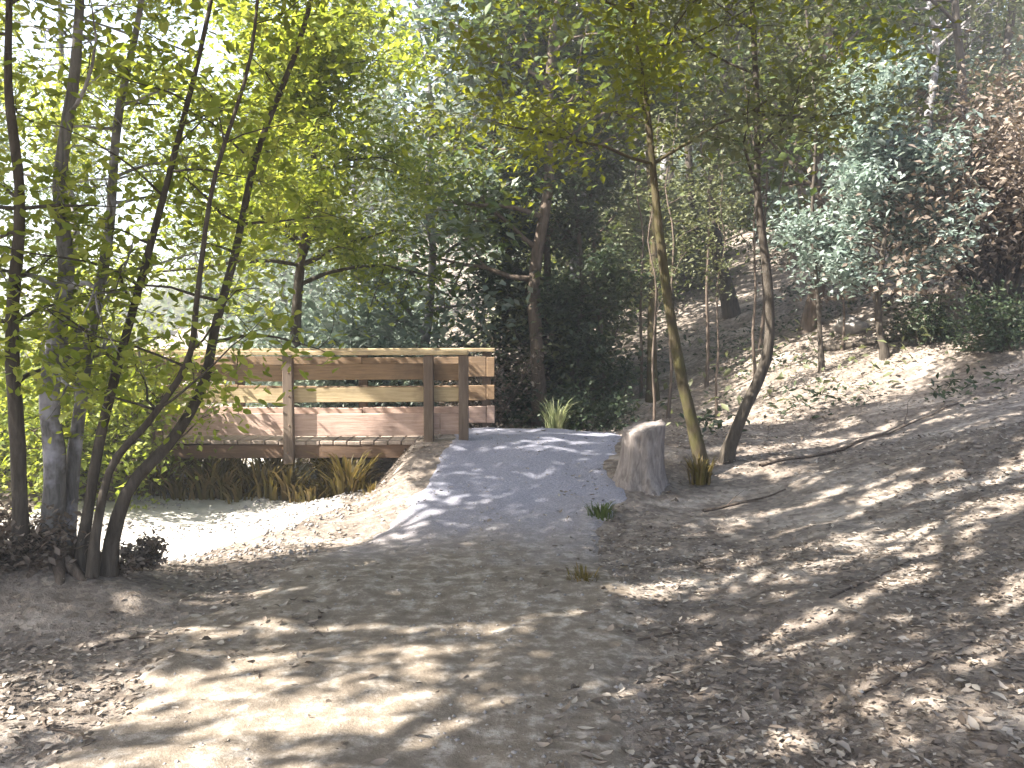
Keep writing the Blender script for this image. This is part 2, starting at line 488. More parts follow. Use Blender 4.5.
BX0, BX1, BY0, BY1 = -4.7, -0.92, 9.35, 10.5
br = empty('footbridge', (0, 0, 0))
tag(br, 'weathered wooden footbridge with flat topped board railings crossing the sunny hollow', 'footbridge')
planks = []
x = BX0
while x < BX1:
    planks.append(((x + .07, (BY0 + BY1) / 2, DECK_Z - .02 + random.uniform(-.004, .004)), (.066, (BY1 - BY0) / 2 + .04, .02)))
    x += .142
dk = box_obj('deck', planks, WOOD['deck'], br)
for y in (BY0 + .03, BY1 - .03):
    box_obj('side_beam', [(((BX0 + BX1) / 2, y, DECK_Z - .115), ((BX1 - BX0) / 2 + .05, .05, .07))], WOOD['beam'], br)
px_near = [-0.50, -0.86, -2.31, -3.76, -4.66]
for y, xs, end in ((BY0 - .075, px_near, -0.45), (BY1 + .075, [-0.30, -1.75, -3.2, -4.65], -0.2)):
    sgn = 1 if y < 10 else -1
    for x in xs:
        zb = float(H(x, y)) - .15 if x > -1.2 else DECK_Z - .24
        ztop = 1.335
        p_ = box_obj('post', [((x, y, (zb + ztop) / 2), (.05, .045, (ztop - zb) / 2))], WOOD['post'], br)
        if x < -1.2:
            for zz in (.615, .92, 1.16) if sgn > 0 else ():
                box_obj('bolt', [((x + .012, y - .047, zz), (.010, .006, .010))], WOOD['beam'], p_)
            box_obj('bolt', [((x, y - sgn * .047, DECK_Z - .12), (.013, .006, .013))], WOOD['beam'], p_)
    box_obj('top_rail', [(((BX0 + end) / 2, y + sgn * .01, 1.362), ((end - BX0) / 2, .085, .022))], WOOD['rail'], br)
    fr = y + sgn * .062
    def bays(zc, hz, hy, e_=0.0):
        xs_ = sorted([BX0] + list(xs) + [end - e_]); out = []
        for a_, b_ in zip(xs_[:-1], xs_[1:]):
            if b_ - a_ > .03: out.append((((a_ + b_) / 2, fr + random.uniform(-.002, .002), zc + random.uniform(-.008, .008)), ((b_ - a_) / 2 - .003, hy, hz * random.uniform(.95, 1.04))))
        return out
    if sgn > 0:
        box_obj('mid_rail', bays(.92, .075, .018), WOOD['rail'], br)
        box_obj('lower_board', bays(.615, .115, .018, .3), WOOD['pink'], br)
        box_obj('upper_board', bays(1.16, .085, .016), WOOD['board'], br)
    else:
        box_obj('upper_board', bays(1.17, .12, .018), WOOD['board'], br)
        box_obj('mid_rail', bays(.86, .09, .018), WOOD['board'], br)
        box_obj('lower_board', bays(.60, .10, .018), WOOD['pink'], br)

# ------------------------------------------------------------------ trees
def limb(p, d, L, r0, r_, n=7, wob=.10, lift=.0, rend=.15):
    pts = [np.array(p, float)]; d = np.array(d, float); d /= np.linalg.norm(d)
    for i in range(n - 1):
        d = d + r_.normal(size=3) * wob + np.array([0, 0, lift]); d /= np.linalg.norm(d)
        pts.append(pts[-1] + d * L / (n - 1))
    return np.array(pts), np.linspace(r0, r0 * rend, n)

def tree_data(seed, h, r0, crown0, n_br, spread, n_leaf, leaf_size, lean=(0, 0), lift=.05, clump=.28, stem=None, droop=.3, up=.5, ratio=.5):
    """returns (trunk tubes, leaf centres); the trunk is followed by tapered limbs and twigs"""
    r_ = np.random.default_rng(seed)
    if stem is None:
        k = 9
        zz = np.linspace(0, h, k)
        wx = np.cumsum(r_.normal(size=k) * h * .012); wy = np.cumsum(r_.normal(size=k) * h * .012)
        stem = np.stack([wx - wx[0] + lean[0] * zz, wy - wy[0] + lean[1] * zz, zz], 1)
    stem = spline(stem, 22)
    n = len(stem)
    rad = r0 * (1 - np.linspace(0, 1, n) ** .9 * .85)
    rad[0] *= 1.5; rad[1] *= 1.15
    stem0 = stem.copy(); stem0[0, 2] -= .15
    T = [(stem0, rad)]
    anchors = []
    for b in range(n_br):
        f = crown0 + (1 - crown0) * (b + r_.uniform(0, 1)) / n_br
        i = min(int(f * (n - 1)), n - 2)
        p = stem[i]
        a = r_.uniform(0, 2 * math.pi)
        L = spread * (1.15 - .75 * (f - crown0) / (1 - crown0 + 1e-6)) * r_.uniform(.65, 1.15)
        d = np.array([math.cos(a), math.sin(a), r_.uniform(.05, .8)])
        pts, rr = limb(p, d, L, max(rad[i] * .5, .008), r_, 7, .14, lift)
        T.append((pts, rr))
        for s in range(4):
            j = r_.integers(2, 6)
            d2 = (pts[j] - pts[j - 1]) / (np.linalg.norm(pts[j] - pts[j - 1]) + 1e-9) + r_.normal(size=3) * .7
            p2, rr2 = limb(pts[j], d2, L * r_.uniform(.3, .55), rr[j] * .6, r_, 5, .2, lift * .5)
            T.append((p2, rr2)); anchors.append(p2[1:])
        anchors.append(pts[3:])
    A = np.concatenate(anchors)
    wgt = r_.uniform(.1, 1, len(A)) ** 2                      # uneven clumps, open gaps
    idx = r_.choice(len(A), n_leaf, p=wgt / wgt.sum())
    cl = r_.normal(size=(n_leaf, 3)) * clump * r_.uniform(.4, 1.1, (n_leaf, 1)); cl[:, 2] *= .7
    return T, A[idx] + cl

def build_tree(name, loc, label, cat, T, cent, bark, leaf, leaf_size, group=None, seed=0, up=.5, ratio=.5, droop=.3, rz=0, sc=1.0, crown_name='crown', sides=8):
    root = empty(name, loc, rz, sc)
    tag(root, label, cat, group)
    v, f = tubes(T, sides, .06, seed)
    link('trunk', mesh_np('trunk', v, f, bark, True), root)
    v, f = leaves(cent, leaf_size, np.random.default_rng(seed + 99), up, ratio, .4, droop)
    link(crown_name, mesh_np(crown_name, v, f, leaf), root)
    return root

def dup(root, loc, rz, sc, label, group=None):
    r = root.copy(); C.objects.link(r)
    r.location = loc; r.rotation_euler = (0, 0, rz); r.scale = (sc, sc, sc)
    r['label'] = label
    if group: r['group'] = group
    for ch in list(root.children):
        c = ch.copy(); C.objects.link(c); c.parent = r
        for g in ch.children:
            d = g.copy(); C.objects.link(d); d.parent = c
    return r

# --- clump of slender stems beside the path (several stems from one root mound)
BASE = np.array([-2.75, 5.35, float(H(-2.75, 5.35)) - .03])
clump = empty('multi_stemmed_tree', BASE)
tag(clump, 'tree with several slender stems fanning up from one brown root mound', 'tree')
STEMS = [  # columns and rows read off the photo, with the distance each point leans to; radius at the base
    ([(108, 560, 5.3), (128, 490, 5.3), (172, 440, 5.4), (203, 385, 5.5), (216, 325, 5.6), (236, 250, 5.7), (258, 150, 5.9), (300, 40, 6.1), (325, -60, 6.3), (345, -160, 6.5)], .040, 'dark'),
    ([(92, 560, 5.2), (110, 470, 5.2), (150, 420, 5.15), (188, 360, 5.1), (198, 290, 5.0), (214, 180, 5.0), (250, 60, 5.0), (262, -60, 5.0)], .026, 'dark'),
    ([(80, 565, 5.3), (98, 450, 5.3), (122, 350, 5.4), (148, 255, 5.5), (178, 140, 5.6), (205, 30, 5.7), (225, -80, 5.8)], .034, 'dark'),
    ([(66, 565, 5.45), (74, 460, 5.45), (88, 350, 5.5), (108, 240, 5.6), (118, 120, 5.7), (140, 10, 5.8), (150, -100, 5.9)], .048, 'grey'),
    ([(50, 570, 5.35), (55, 470, 5.35), (50, 380, 5.3), (66, 280, 5.3), (60, 180, 5.2), (76, 60, 5.2), (82, -60, 5.2)], .072, 'grey'),
    ([(22, 570, 5.25), (18, 450, 5.2), (12, 330, 5.1), (20, 200, 5.0), (8, 80, 5.0), (12, -60, 5.0)], .050, 'dark'),
]
cl_leaf = []
r_ = np.random.default_rng(3)
for k, (pp, r0, bk) in enumerate(STEMS):
    pts = np.array([at(*q) for q in pp]) - BASE
    pts = spline(pts, 30); pts[0, 2] -= .1
    rad = r0 * (1 - .72 * np.linspace(0, 1, 30)); rad[:3] *= np.array([1.5, 1.25, 1.08])
    T = [(pts, rad)]
    for b in range(13):
        i = int(r_.integers(9, 29))
        a = r_.uniform(0, 2 * math.pi)
        L = r_.uniform(.4, 1.0)
        q, rr = limb(pts[i], (math.cos(a), math.sin(a) * .9, r_.uniform(-.1, .7)), L, rad[i] * .42, r_, 7, .16, -.02)
        T.append((q, rr)); cl_leaf.append(q[2:])
        for s in range(3):
            q2, rr2 = limb(q[r_.integers(2, 6)], r_.normal(size=3) + np.array([0, 0, -.1]), L * .5, rr[3] * .5, r_, 5, .2, -.05)
            T.append((q2, rr2)); cl_leaf.append(q2[1:])
    v, f = tubes(T, 9, .05, k)
    link('stem', mesh_np('stem', v, f, BARK[bk], True), clump)
A = np.concatenate(cl_leaf)
wg = r_.uniform(.05, 1, len(A)) ** 2
n_l = 7200
idx = r_.choice(len(A), n_l, p=wg / wg.sum())
cen = A[idx] + r_.normal(size=(n_l, 3)) * .11
v, f = curled(cen, .064, r_, .4, .5, .4, .35, .4)
link('crown', mesh_np('crown', v, f, LEAF['bright']), clump)
# root mound: gnarled surface roots
T = []
for k in range(11):
    a = k * 2 * math.pi / 11 + r_.uniform(-.2, .2)
    L = r_.uniform(.25, .6)
    s = np.linspace(0, 1, 8)
    x = BASE[0] + np.cos(a + .5 * s * r_.uniform(-1, 1)) * (.08 + L * s); y = BASE[1] + np.sin(a + .3 * s) * (.08 + L * s * .8)
    z = H(x, y) + .06 * (1 - s) ** 1.5 - .035 * s
    T.append((np.stack([x, y, z], 1) - BASE, .045 * (1 - .7 * s)))
v, f = tubes(T, 8, .08, 5)
link('roots', mesh_np('roots', v, f, BARK['brown'], True), clump)

# --- individual trees read off the photo:  name, base (col,row), stem pixels at that depth, ...
def px_tree(name, label, base, pix, r0, n_br, crown0, spread, n_leaf, lsize, bark, leaf, seed, top=None, ypull=0.0, clump_=.28, lift=.05, droop=.3, up=.5, cat='tree', group=None, ratio=.5):
    b = hit(*base)
    pts = [np.zeros(3)]
    for i, (c, r) in enumerate(pix):
        pts.append(at(c, r, b[1] + ypull * (i + 1)) - b)
    if top is not None: pts.append(np.array(pts[-1]) + np.array(top))
    pts = np.array(pts)
    T, cen = tree_data(seed, 0, r0, crown0, n_br, spread, n_leaf, lsize, stem=pts, clump=clump_, lift=lift)
    return build_tree(name, b, label, cat, T, cen, BARK[bark], LEAF[leaf], lsize, group, seed, up, ratio, droop)

px_tree('tree', 'mossy olive brown trunk curving up from the bank just past the bridge end', (704, 472), [(694, 430), (682, 380), (668, 300), (658, 220), (648, 120), (634, 20), (618, -80)], .07, 14, .55, 1.7, 7000, .085, 'moss', 'yellow', 21, (-.2, 0, 1.5))
px_tree('tree', 'straight slim mossy trunk with pale streaks behind the curving mossy one', (652, 400), [(652, 330), (654, 240), (648, 130), (650, 20), (645, -80)], .085, 12, .5, 1.8, 4200, .09, 'moss', 'dull', 22, (0, 0, 2))
px_tree('tree', 'dark crooked trunk that forms a V with the curving mossy one', (724, 462), [(742, 415), (768, 352), (768, 280), (758, 200), (757, 110), (752, 0), (748, -90)], .065, 12, .5, 1.8, 3800, .085, 'dark', 'dull', 23, (0, 0, 1.5))
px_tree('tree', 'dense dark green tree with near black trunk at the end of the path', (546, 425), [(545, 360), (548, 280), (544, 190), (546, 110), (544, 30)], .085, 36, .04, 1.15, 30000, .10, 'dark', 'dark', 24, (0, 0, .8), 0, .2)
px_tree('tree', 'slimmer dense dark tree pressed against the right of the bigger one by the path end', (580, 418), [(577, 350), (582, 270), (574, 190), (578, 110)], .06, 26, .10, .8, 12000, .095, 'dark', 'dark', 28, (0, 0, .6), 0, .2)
px_tree('tree', 'small tree with pale blue green foliage on the brown hillside', (886, 358), [(878, 315), (882, 260), (890, 190), (880, 120)], .055, 28, .26, 1.15, 14000, .095, 'dark', 'teal', 25, (0, 0, .5), 0, .2)
px_tree('tree', 'thin dark sapling with sparse leaves between the crooked trunk and the pale blue green tree', (822, 372), [(818, 300), (812, 220), (816, 120), (806, 10), (800, -80)], .035, 10, .45, 1.2, 3000, .08, 'dark', 'dull', 26, (0, 0, 1))
px_tree('tree', 'slender pole like trunk standing beside the dense dark green tree', (604, 400), [(600, 320), (592, 220), (586, 110), (580, 0), (576, -90)], .045, 10, .5, 1.3, 4500, .08, 'brown', 'yellow', 27, (0, 0, 1.5))

# thin bare saplings between the bigger trunks
SG = 'thin bare saplings on the brown hillside'
r_ = np.random.default_rng(64)
first_sap = None
for i, (x, y, sc) in enumerate([(1.75, 11.2, .8), (2.15, 12.4, 1.0), (2.7, 11.8, .7), (2.9, 13.4, 1.1), (3.5, 12.9, .9), (3.9, 14.2, 1.1), (1.95, 13.6, 1.0), (4.8, 13.1, .75)]):
    loc = (x, y, float(H(x, y)) - .03)
    lab = 'thin bare sapling with a few dull leaves among the trunks on the brown hillside'
    if first_sap is None:
        T, cen = tree_data(160, 5.2, .026, .38, 9, .8, 700, .08, lean=(.03, 0), clump=.2, lift=.08)
        first_sap = build_tree('sapling', loc, lab, 'sapling', T, cen, BARK['brown'], LEAF['dull'], .08, SG, 161, sc=sc, sides=6)
    else:
        dup(first_sap, loc, r_.uniform(0, 6.28), sc, lab, SG)

# overhanging bright green tree whose branches hang over the bridge
tb = np.array([-3.1, 12.6, float(H(-3.1, 12.6))])
st = np.array([[0, 0, 0], [.1, -.2, 1.2], [.25, -.5, 2.4], [.5, -.9, 3.4], [.7, -1.3, 4.4], [.8, -1.5, 5.6]])
T, cen = tree_data(31, 0, .10, .40, 34, 2.3, 26000, .095, stem=st, clump=.27, lift=-.03)
build_tree('tree', tb, 'bright yellow green leafy tree hanging over the bridge railing', 'tree', T, cen, BARK['dark'], LEAF['bright'], .095, None, 31, .5, .5, .5)
tb = np.array([-0.15, 14.6, float(H(-0.15, 14.6))])
T, cen = tree_data(32, 7.5, .085, .38, 22, 1.7, 11000, .09, lean=(-.01, -.05), clump=.26, lift=-.02)
build_tree('tree', tb, 'yellow green tree behind the dense dark green one', 'tree', T, cen, BARK['moss'], LEAF['yellow'], .09, None, 32, .5, .5, .5)

T, cen = tree_data(33, 8.0, .075, .42, 24, 2.2, 15000, .09, lean=(.02, -.06), clump=.28, lift=-.01)
build_tree('tree', gpt(-6.0, 12.6), 'tall light green tree filling the sky above the fan of stems', 'tree', T, cen, BARK['grey'], LEAF['bright'], .09, None, 33, .5, .5, .5)

# sunlit pale green bush at the far left end of the bridge
def bush(name, label, loc, rad, hgt, n, lsize, leaf, seed, bark='brown', n_st=16, group=None, cat='bush'):
    r_ = np.random.default_rng(seed)
    T, A = [], []
    for k in range(n_st):
        a = r_.uniform(0, 2 * math.pi); el = r_.uniform(.5, 1.4)
        d = np.array([math.cos(a) * math.cos(el) * rad / max(hgt, .1) * 1.4, math.sin(a) * math.cos(el) * rad / max(hgt, .1) * 1.4, math.sin(el)])
        pts, rr = limb(r_.normal(size=3) * np.array([.08, .08, 0]) * rad, d, hgt * r_.uniform(.6, 1.05), .012 + .006 * hgt, r_, 7, .16, -.01)
        T.append((pts, rr)); A.append(pts[2:])
        for s in range(4):
            q, r2 = limb(pts[r_.integers(2, 6)], d + r_.normal(size=3) * .8, hgt * .4, .006, r_, 5, .22, 0)
            T.append((q, r2)); A.append(q[1:])
    A = np.concatenate(A)
    wg = r_.uniform(.1, 1, len(A)) ** 2
    idx = r_.choice(len(A), n, p=wg / wg.sum())
    cen = A[idx] + r_.normal(size=(n, 3)) * .09 * max(rad, hgt)
    cen[:, 2] = np.maximum(cen[:, 2], .02)
    root = empty(name, loc); tag(root, label, cat, group)
    v, f = tubes(T, 6, .05, seed); link('stems', mesh_np('stems', v, f, BARK[bark], True), root)
    v, f = leaves(cen, lsize, r_, .4, .5, .4, .2); link('foliage', mesh_np('foliage', v, f, LEAF[leaf]), root)
    return root

bush('bush', 'sunlit yellow green bush behind the fan of stems at the near bank', gpt(-3.95, 8.7), .75, 1.6, 8000, .07, 'bright', 41)
bush('bush', 'pale leafy bush hiding the far end of the railing behind the stems', gpt(-5.3, 9.1), 1.0, 1.9, 9000, .075, 'bright', 42)
bush('bush', 'bright leafy shrub between the stems and the bridge railing', gpt(-4.35, 8.95), .55, 2.0, 7000, .07, 'bright', 57)
bush('bush', 'grey green bush showing above the bridge railing', gpt(-2.0, 13.6), 1.2, 1.9, 6000, .085, 'grey', 43)
bush('bush', 'brown leaved dry bush at the top corner of the hillside', hit(975, 300) + np.array([0, -.6, 0]), 1.9, 3.3, 20000, .095, 'brown', 44, 'dark', 34)
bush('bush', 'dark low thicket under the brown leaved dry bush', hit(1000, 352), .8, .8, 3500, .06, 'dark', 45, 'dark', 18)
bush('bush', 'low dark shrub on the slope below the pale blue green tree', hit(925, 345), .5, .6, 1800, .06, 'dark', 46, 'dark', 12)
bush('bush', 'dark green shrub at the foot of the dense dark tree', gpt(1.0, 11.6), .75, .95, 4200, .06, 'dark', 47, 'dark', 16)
bush('bush', 'scraggly brown bush right of the bridge railing end', gpt(-.35, 12.0), .7, 1.35, 2600, .06, 'brown', 48, 'dark', 14)

bush('dry_brush', 'dark brown dry brush and dead leaves heaped round the foot of the slender stems', BASE + np.array([-.25, -.12, .02]), .6, .42, 2600, .05, 'brown', 49, 'dark', 26, None, 'brush')
bush('dry_brush', 'low heap of brown twigs beside the outermost curved stem', BASE + np.array([.45, .1, -.05]), .3, .22, 700, .045, 'brown', 50, 'dark', 14, None, 'brush')
# --- weeds, grass tufts
def tuft(name, label, loc, hgt, n, leaf, seed, wid=.012, spread=.5, group=None, cat='plant'):
    r_ = np.random.default_rng(seed)
    V, Fq = [], []
    for k in range(n):
        a = r_.uniform(0, 2 * math.pi); h = hgt * r_.uniform(.5, 1.1)
        b = np.array([math.cos(a), math.sin(a), 0]) * r_.uniform(0, .22) * spread
        bend = np.array([math.cos(a), math.sin(a), 0]) * h * r_.uniform(.15, .75) * spread * 1.6
        s = np.array([-math.sin(a), math.cos(a), 0]) * wid * r_.uniform(.7, 1.3)
        base = len(V)
        for t_, wd in ((0, 1), (.4, .9), (.75, .6), (1, .06)):
            c = b + bend * t_ ** 2 + np.array([0, 0, h * (t_ - .25 * t_ ** 3)])
            V += [c - s * wd, c + s * wd]
        for i in range(3):
            q = base + 2 * i
            Fq.append((q, q + 1, q + 3, q + 2))
    o = link(name, mesh_np(name, np.array(V), [np.array(Fq)], LEAF[leaf]), None, loc)
    return tag(o, label, cat, group)

tuft('grass_tuft', 'pale grass tuft standing in front of the dense dark tree', gpt(.52, 10.7), .55, 130, 'pale', 51, .010)
tuft('grass_tuft', 'olive tuft growing at the right edge of the path halfway to the bridge', gpt(.45, 5.6), .13, 90, 'olive', 52, .006)
tuft('grass_tuft', 'green tuft at the right edge of the grey part of the path', gpt(.72, 7.2), .17, 110, 'mid', 53, .007)
tuft('grass_tuft', 'olive weeds round the foot of the curving mossy trunk', hit(698, 482) + np.array([0, -.08, 0]), .32, 120, 'olive', 54, .010)
tuft('grass_tuft', 'small green tuft beside the raised path edge under the bridge post', gpt(-1.35, 8.6), .16, 60, 'olive', 55, .007)
G = 'olive weeds under the footbridge'
r_ = np.random.default_rng(8)
for k in range(46):
    x = -4.9 + 3.55 * (k + r_.uniform(0, 1)) / 46; y = r_.choice([9.5, 10.1, 10.7, 11.0, 11.1]) + r_.uniform(-.12, .12)
    if k % 2: y = r_.uniform(9.02, 9.2); x = min(x, -1.62)
    tuft('weed', 'olive green weed clump growing in the shade under the bridge deck', gpt(x, y), r_.uniform(.28, .64), int(r_.integers(35, 95)), 'olive', 60 + k, .014, .8, G)

# --- background wood: prototypes copied over the hillside
protos = []
for k, (h_, r0, c0, nb, sp, nl, ls, bk, lf) in enumerate([
        (9.0, .12, .30, 24, 2.1, 4600, .15, 'grey', 'dull'), (8.0, .10, .22, 26, 1.8, 4600, .14, 'brown', 'mid'),
        (10.5, .13, .38, 22, 2.4, 4600, .16, 'dark', 'dull'), (7.0, .08, .15, 26, 1.6, 4500, .14, 'grey', 'grey')]):
    T, cen = tree_data(100 + k, h_, r0, c0, nb, sp, nl, ls, clump=.38, lift=.03)
    protos.append((T, cen, bk, lf, ls))
WOODG = 'trees of the wood on the hillside'
WLAB = 'slender tree among the wood that covers the hillside behind the bridge and bank'
spots = []
r_ = np.random.default_rng(17)
tries = 0
while len(spots) < 78 and tries < 9000:
    tries += 1
    y = 13.5 + 32 * r_.uniform(0, 1) ** 1.35; x = r_.uniform(-.26, .68) * y
    if x / y < -.12 and y < 19: continue
    if -.16 < x / y < .0 and r_.uniform() < .72: continue
    if .10 < x / y < .30 and y < 15.5: continue
    if x / y > .36 and y < 17.5: continue
    if all(math.hypot(x - a, y - b) > 1.75 for a, b in spots): spots.append((x, y))
made = {}
for i, (x, y) in enumerate(spots):
    k = 3 if (x / y < .02 and r_.uniform() < .75) else int(r_.integers(0, 3))
    loc = (x, y, float(H(x, y)) - .05); rz = r_.uniform(0, 6.28); sc = r_.uniform(.8, 1.25)
    if k not in made:
        T, cen, bk, lf, ls = protos[k]
        made[k] = build_tree('woodland_tree', loc, WLAB, 'tree', T, cen, BARK[bk], LEAF[lf], ls, WOODG, 200 + k, .5, .55, .3, rz, sc, sides=7)
    else:
        dup(made[k], loc, rz, sc, WLAB, WOODG)
# understorey bushes between the trunks
UG = 'understorey bushes on the hillside'
ULAB = 'dusty green bush growing between the trunks of the wooded hillside'
ub = []
tries = 0
while len(ub) < 60 and tries < 5000:
    tries += 1
    y = 12.5 + 24 * r_.uniform(0, 1) ** 1.3; x = r_.uniform(-.34, .62) * y
    if x / y < -.1 and y < 14.2: continue
    if x / y > .04 and y < 19.5: continue
    if x / y < -.24: continue
    if x / y > .40 and y < 21: continue
    if -.13 < x / y < .0: continue
    if all(math.hypot(x - a, y - b) > 1.5 for a, b in ub): ub.append((x, y))
first = {}
for i, (x, y) in enumerate(ub):
    k = i % 2 if x / y > 0 else 1
    sc = r_.uniform(.7, 1.35)
    if k not in first:
        first[k] = bush('understorey_bush', ULAB, gpt(x, y), 1.2, 2.1, 6500, .12, ['dull', 'grey'][k], 300 + k, 'dark', 16, UG)
    else:
        dup(first[k], gpt(x, y), r_.uniform(0, 6.28), sc, ULAB, UG)
# left side, beyond the creek: a few thin trees with white sky between them
LG = 'thin trees beyond the hollow'
first = None
for i, (x, y, sc) in enumerate([(-6.6, 13.5, .5), (-9.3, 16.5, .7), (-8.2, 23, .75), (-15.5, 32, .9), (-5.6, 18.5, .6)]):
    loc = (x, y, float(H(x, y)) - .05)
    lab = 'thin grey trunk with light green leaves standing beyond the hollow against white sky'
    if first is None:
        T, cen = tree_data(140, 9, .085, .3, 20, 1.7, 4200, .13, clump=.34, lift=.02)
        first = build_tree('thin_tree', loc, lab, 'tree', T, cen, BARK['grey'], LEAF['mid'], .13, LG, 141, sc=sc)
    else:
        dup(first, loc, r_.uniform(0, 6.28), sc, lab, LG)

# far wood that reads as one mass
r_ = np.random.default_rng(23)
n = 60000
th = -.78 + 1.58 * r_.uniform(0, 1, n) ** .7; d = r_.uniform(50, 95, n)
x = d * th; y = d
k = sstep(-.28, -.02, th)
z = H(x, y) + r_.uniform(0, 1, n) ** .8 * (1.2 + 8 * k) * (.6 + .8 * vnoise(th * 25, d * .1, 4))
v, f = leaves(np.stack([x, y, z], 1), .8, r_, .4, .6, .5)
o = link('far_wood', mesh_np('far_wood', v, f, LEAF['dull'])); o['kind'] = 'stuff'

# --- unseen crowns over the path, their gaps shaped to let sun onto chosen ground
def lit(x, y):
    """sun wanted on a spot of ground, cut as gaps in the unseen canopy (0 closed .. 1 open)"""
    e = lambda cx, cy, rx, ry, rot=.0: np.exp(-np.clip((((x - cx) * math.cos(rot) + (y - cy) * math.sin(rot)) / rx) ** 2 + ((-(x - cx) * math.sin(rot) + (y - cy) * math.cos(rot)) / ry) ** 2, 0, 40) ** 2)
    L = np.minimum(1, 1.4 * e(-2.9, 7.5, 2.7, 1.9)); L = np.maximum(L, .7 * e(-.9, 9.9, 1.2, .45))
    L = np.maximum(L, 1. * e(-.9, 3.5, 1.15, .75, .2) * (.72 + .28 * sstep(.28, .42, vnoise(x * 1.6, y * 7, 53)))); L = np.maximum(L, .85 * e(-2.7, 4.2, 1.5, .75, .3) * sstep(.36, .62, vnoise(x * 1.5 + 7, y * 5, 51))); L = np.maximum(L, .85 * e(2.4, 3.9, 1.3, .8, .3) * sstep(.42, .66, vnoise(x * 2 + 3, y * 5, 52))); L = np.maximum(L, .8 * e(-1.9, 5.2, 1.0, .15, .2))
    L = np.maximum(L, .8 * e(-.55, 4.3, .9, .22, .15))
    L = np.maximum(L, .75 * e(-2.2, 3.9, .9, .3, .3))
    def band(pts, wd, a):
        best = np.full(np.shape(x), 9.0)
        for (x0, y0), (x1, y1) in zip(pts[:-1], pts[1:]):
            tt = np.clip(((x - x0) * (x1 - x0) + (y - y0) * (y1 - y0)) / ((x1 - x0) ** 2 + (y1 - y0) ** 2), 0, 1)
            best = np.minimum(best, np.hypot(x - x0 - tt * (x1 - x0), y - y0 - tt * (y1 - y0)))
        wob = wd * (.35 + 1.3 * vnoise(x * 1.3, y * 1.3, 71)) * (.6 + .8 * vnoise(x * 4.5, y * 4.5, 72))
        return a * (1 - sstep(.7, 1.3, best / wob))
    L = np.maximum(L, band([(1.5, 8.1), (3.47, 9.18), (5.54, 9.72)], .26, .95))
    L = np.maximum(L, band([(.8, 5.34), (1.9, 5.46), (3.58, 6.23)], .17, .9))
    L = np.maximum(L, band([(.3, 3.8), (1.11, 4.31), (1.63, 4.3)], .10, .85))
    L = np.maximum(L, band([(1.05, 3.4), (2.43, 4.21), (3.2, 4.5)], .17, .9))
    L = np.maximum(L, .95 * e(-2.2, 3.75, 1.0, .55, .2)); L = np.maximum(L, band([(-2.0, 5.5), (-.3, 5.3)], .07, .85)); L = np.maximum(L, band([(-2.6, 4.55), (-1.0, 4.75), (0, 4.7)], .11, .9))
    L = np.maximum(L, .85 * e(-3.0, 9.3, 2.2, .25)); L = np.maximum(L, .9 * e(.35, 8.95, .8, .12))
    u = x * .94 + y * .34; v_ = -x * .34 + y * .94
    s = vnoise(u * 1.15, v_ * 4.2, 31) * .55 + vnoise(u * 2.8, v_ * 9, 32) * .45
    amt = .95 - .5 * e(.1, 7.6, 1.3, 1.6) - .3 * e(0, 5.8, 1.6, 1.0)
    L = np.maximum(L, sstep(.52, .66, s) * amt)
    return L
r_ = np.random.default_rng(77)
SH = 'unseen trees whose crowns are shaped to shade the trail'
SLAB = 'unseen tree beside the trail with high crown shaped to throw dappled shade on path and bank'
crown_pts = []
n = 185000
hh = r_.uniform(4.2, 7.5, n)
gxp = r_.uniform(-6.0, 8.5, n); gyp = r_.uniform(1.0, 10.6, n)       # the ground the leaf will shade
gz = H(gxp, gyp)
tt = (hh - gz) / SUN_DIR[2]
P = np.stack([gxp + SUN_DIR[0] * tt, gyp + SUN_DIR[1] * tt, hh], 1)
keep = r_.uniform(0, 1, n) > lit(gxp, gyp) * 1.0
keep &= ~((gxp < -1.0) & (gyp > 9.4))
keep &= ~((P[:, 1] > 7.0) & (np.abs(P[:, 0]) < .62 * P[:, 1]) & (P[:, 2] < EYE + .40 * P[:, 1]))   # no leaf hangs into the open view
P = P[keep]
tr_xy = [(-8.5, 1.0), (-6.8, 3.0), (-10.5, 7.5), (-2.6, -1.5), (-4.2, 1.8), (1.9, -1.2), (-11.5, 3.5)]
own = np.argmin(np.stack([np.hypot(P[:, 0] - a, P[:, 1] - b) + (0 if i != 5 else .6) for i, (a, b) in enumerate(tr_xy)]), 0)
for i, (a, b) in enumerate(tr_xy):
    Q = P[own == i]
    if len(Q) < 50: continue
    base = np.array([a, b, float(H(a, b)) - .1])
    st = np.array([[0, 0, 0], [.05, .05, 1.6], [.1, -.05, 3.2], [.0, .1, 4.6], [.1, 0, 6.2], [0, 0, 7.4]])
    st = spline(st, 20)
    T = [(st, .15 * (1 - .8 * np.linspace(0, 1, 20)))]
    for k in range(26):
        q = Q[r_.integers(len(Q))] - base
        j = int(np.clip(r_.integers(8, 17), 0, 19))
        s = np.linspace(0, 1, 8)[:, None]
        pts = st[j] * (1 - s) + q * s + np.array([0, 0, 1]) * (s * (1 - s)) * .6 + r_.normal(size=(8, 3)) * .04
        T.append((pts, .045 * (1 - .85 * s[:, 0])))
    root = empty('shade_tree', base); tag(root, SLAB, 'tree', SH)
    v, f = tubes(T, 8, .05, i); link('trunk', mesh_np('trunk', v, f, BARK['grey'], True), root)
    v, f = leaves(Q - base, .135, r_, .7, .6, .35, .2); link('crown', mesh_np('crown', v, f, LEAF['mid']), root)

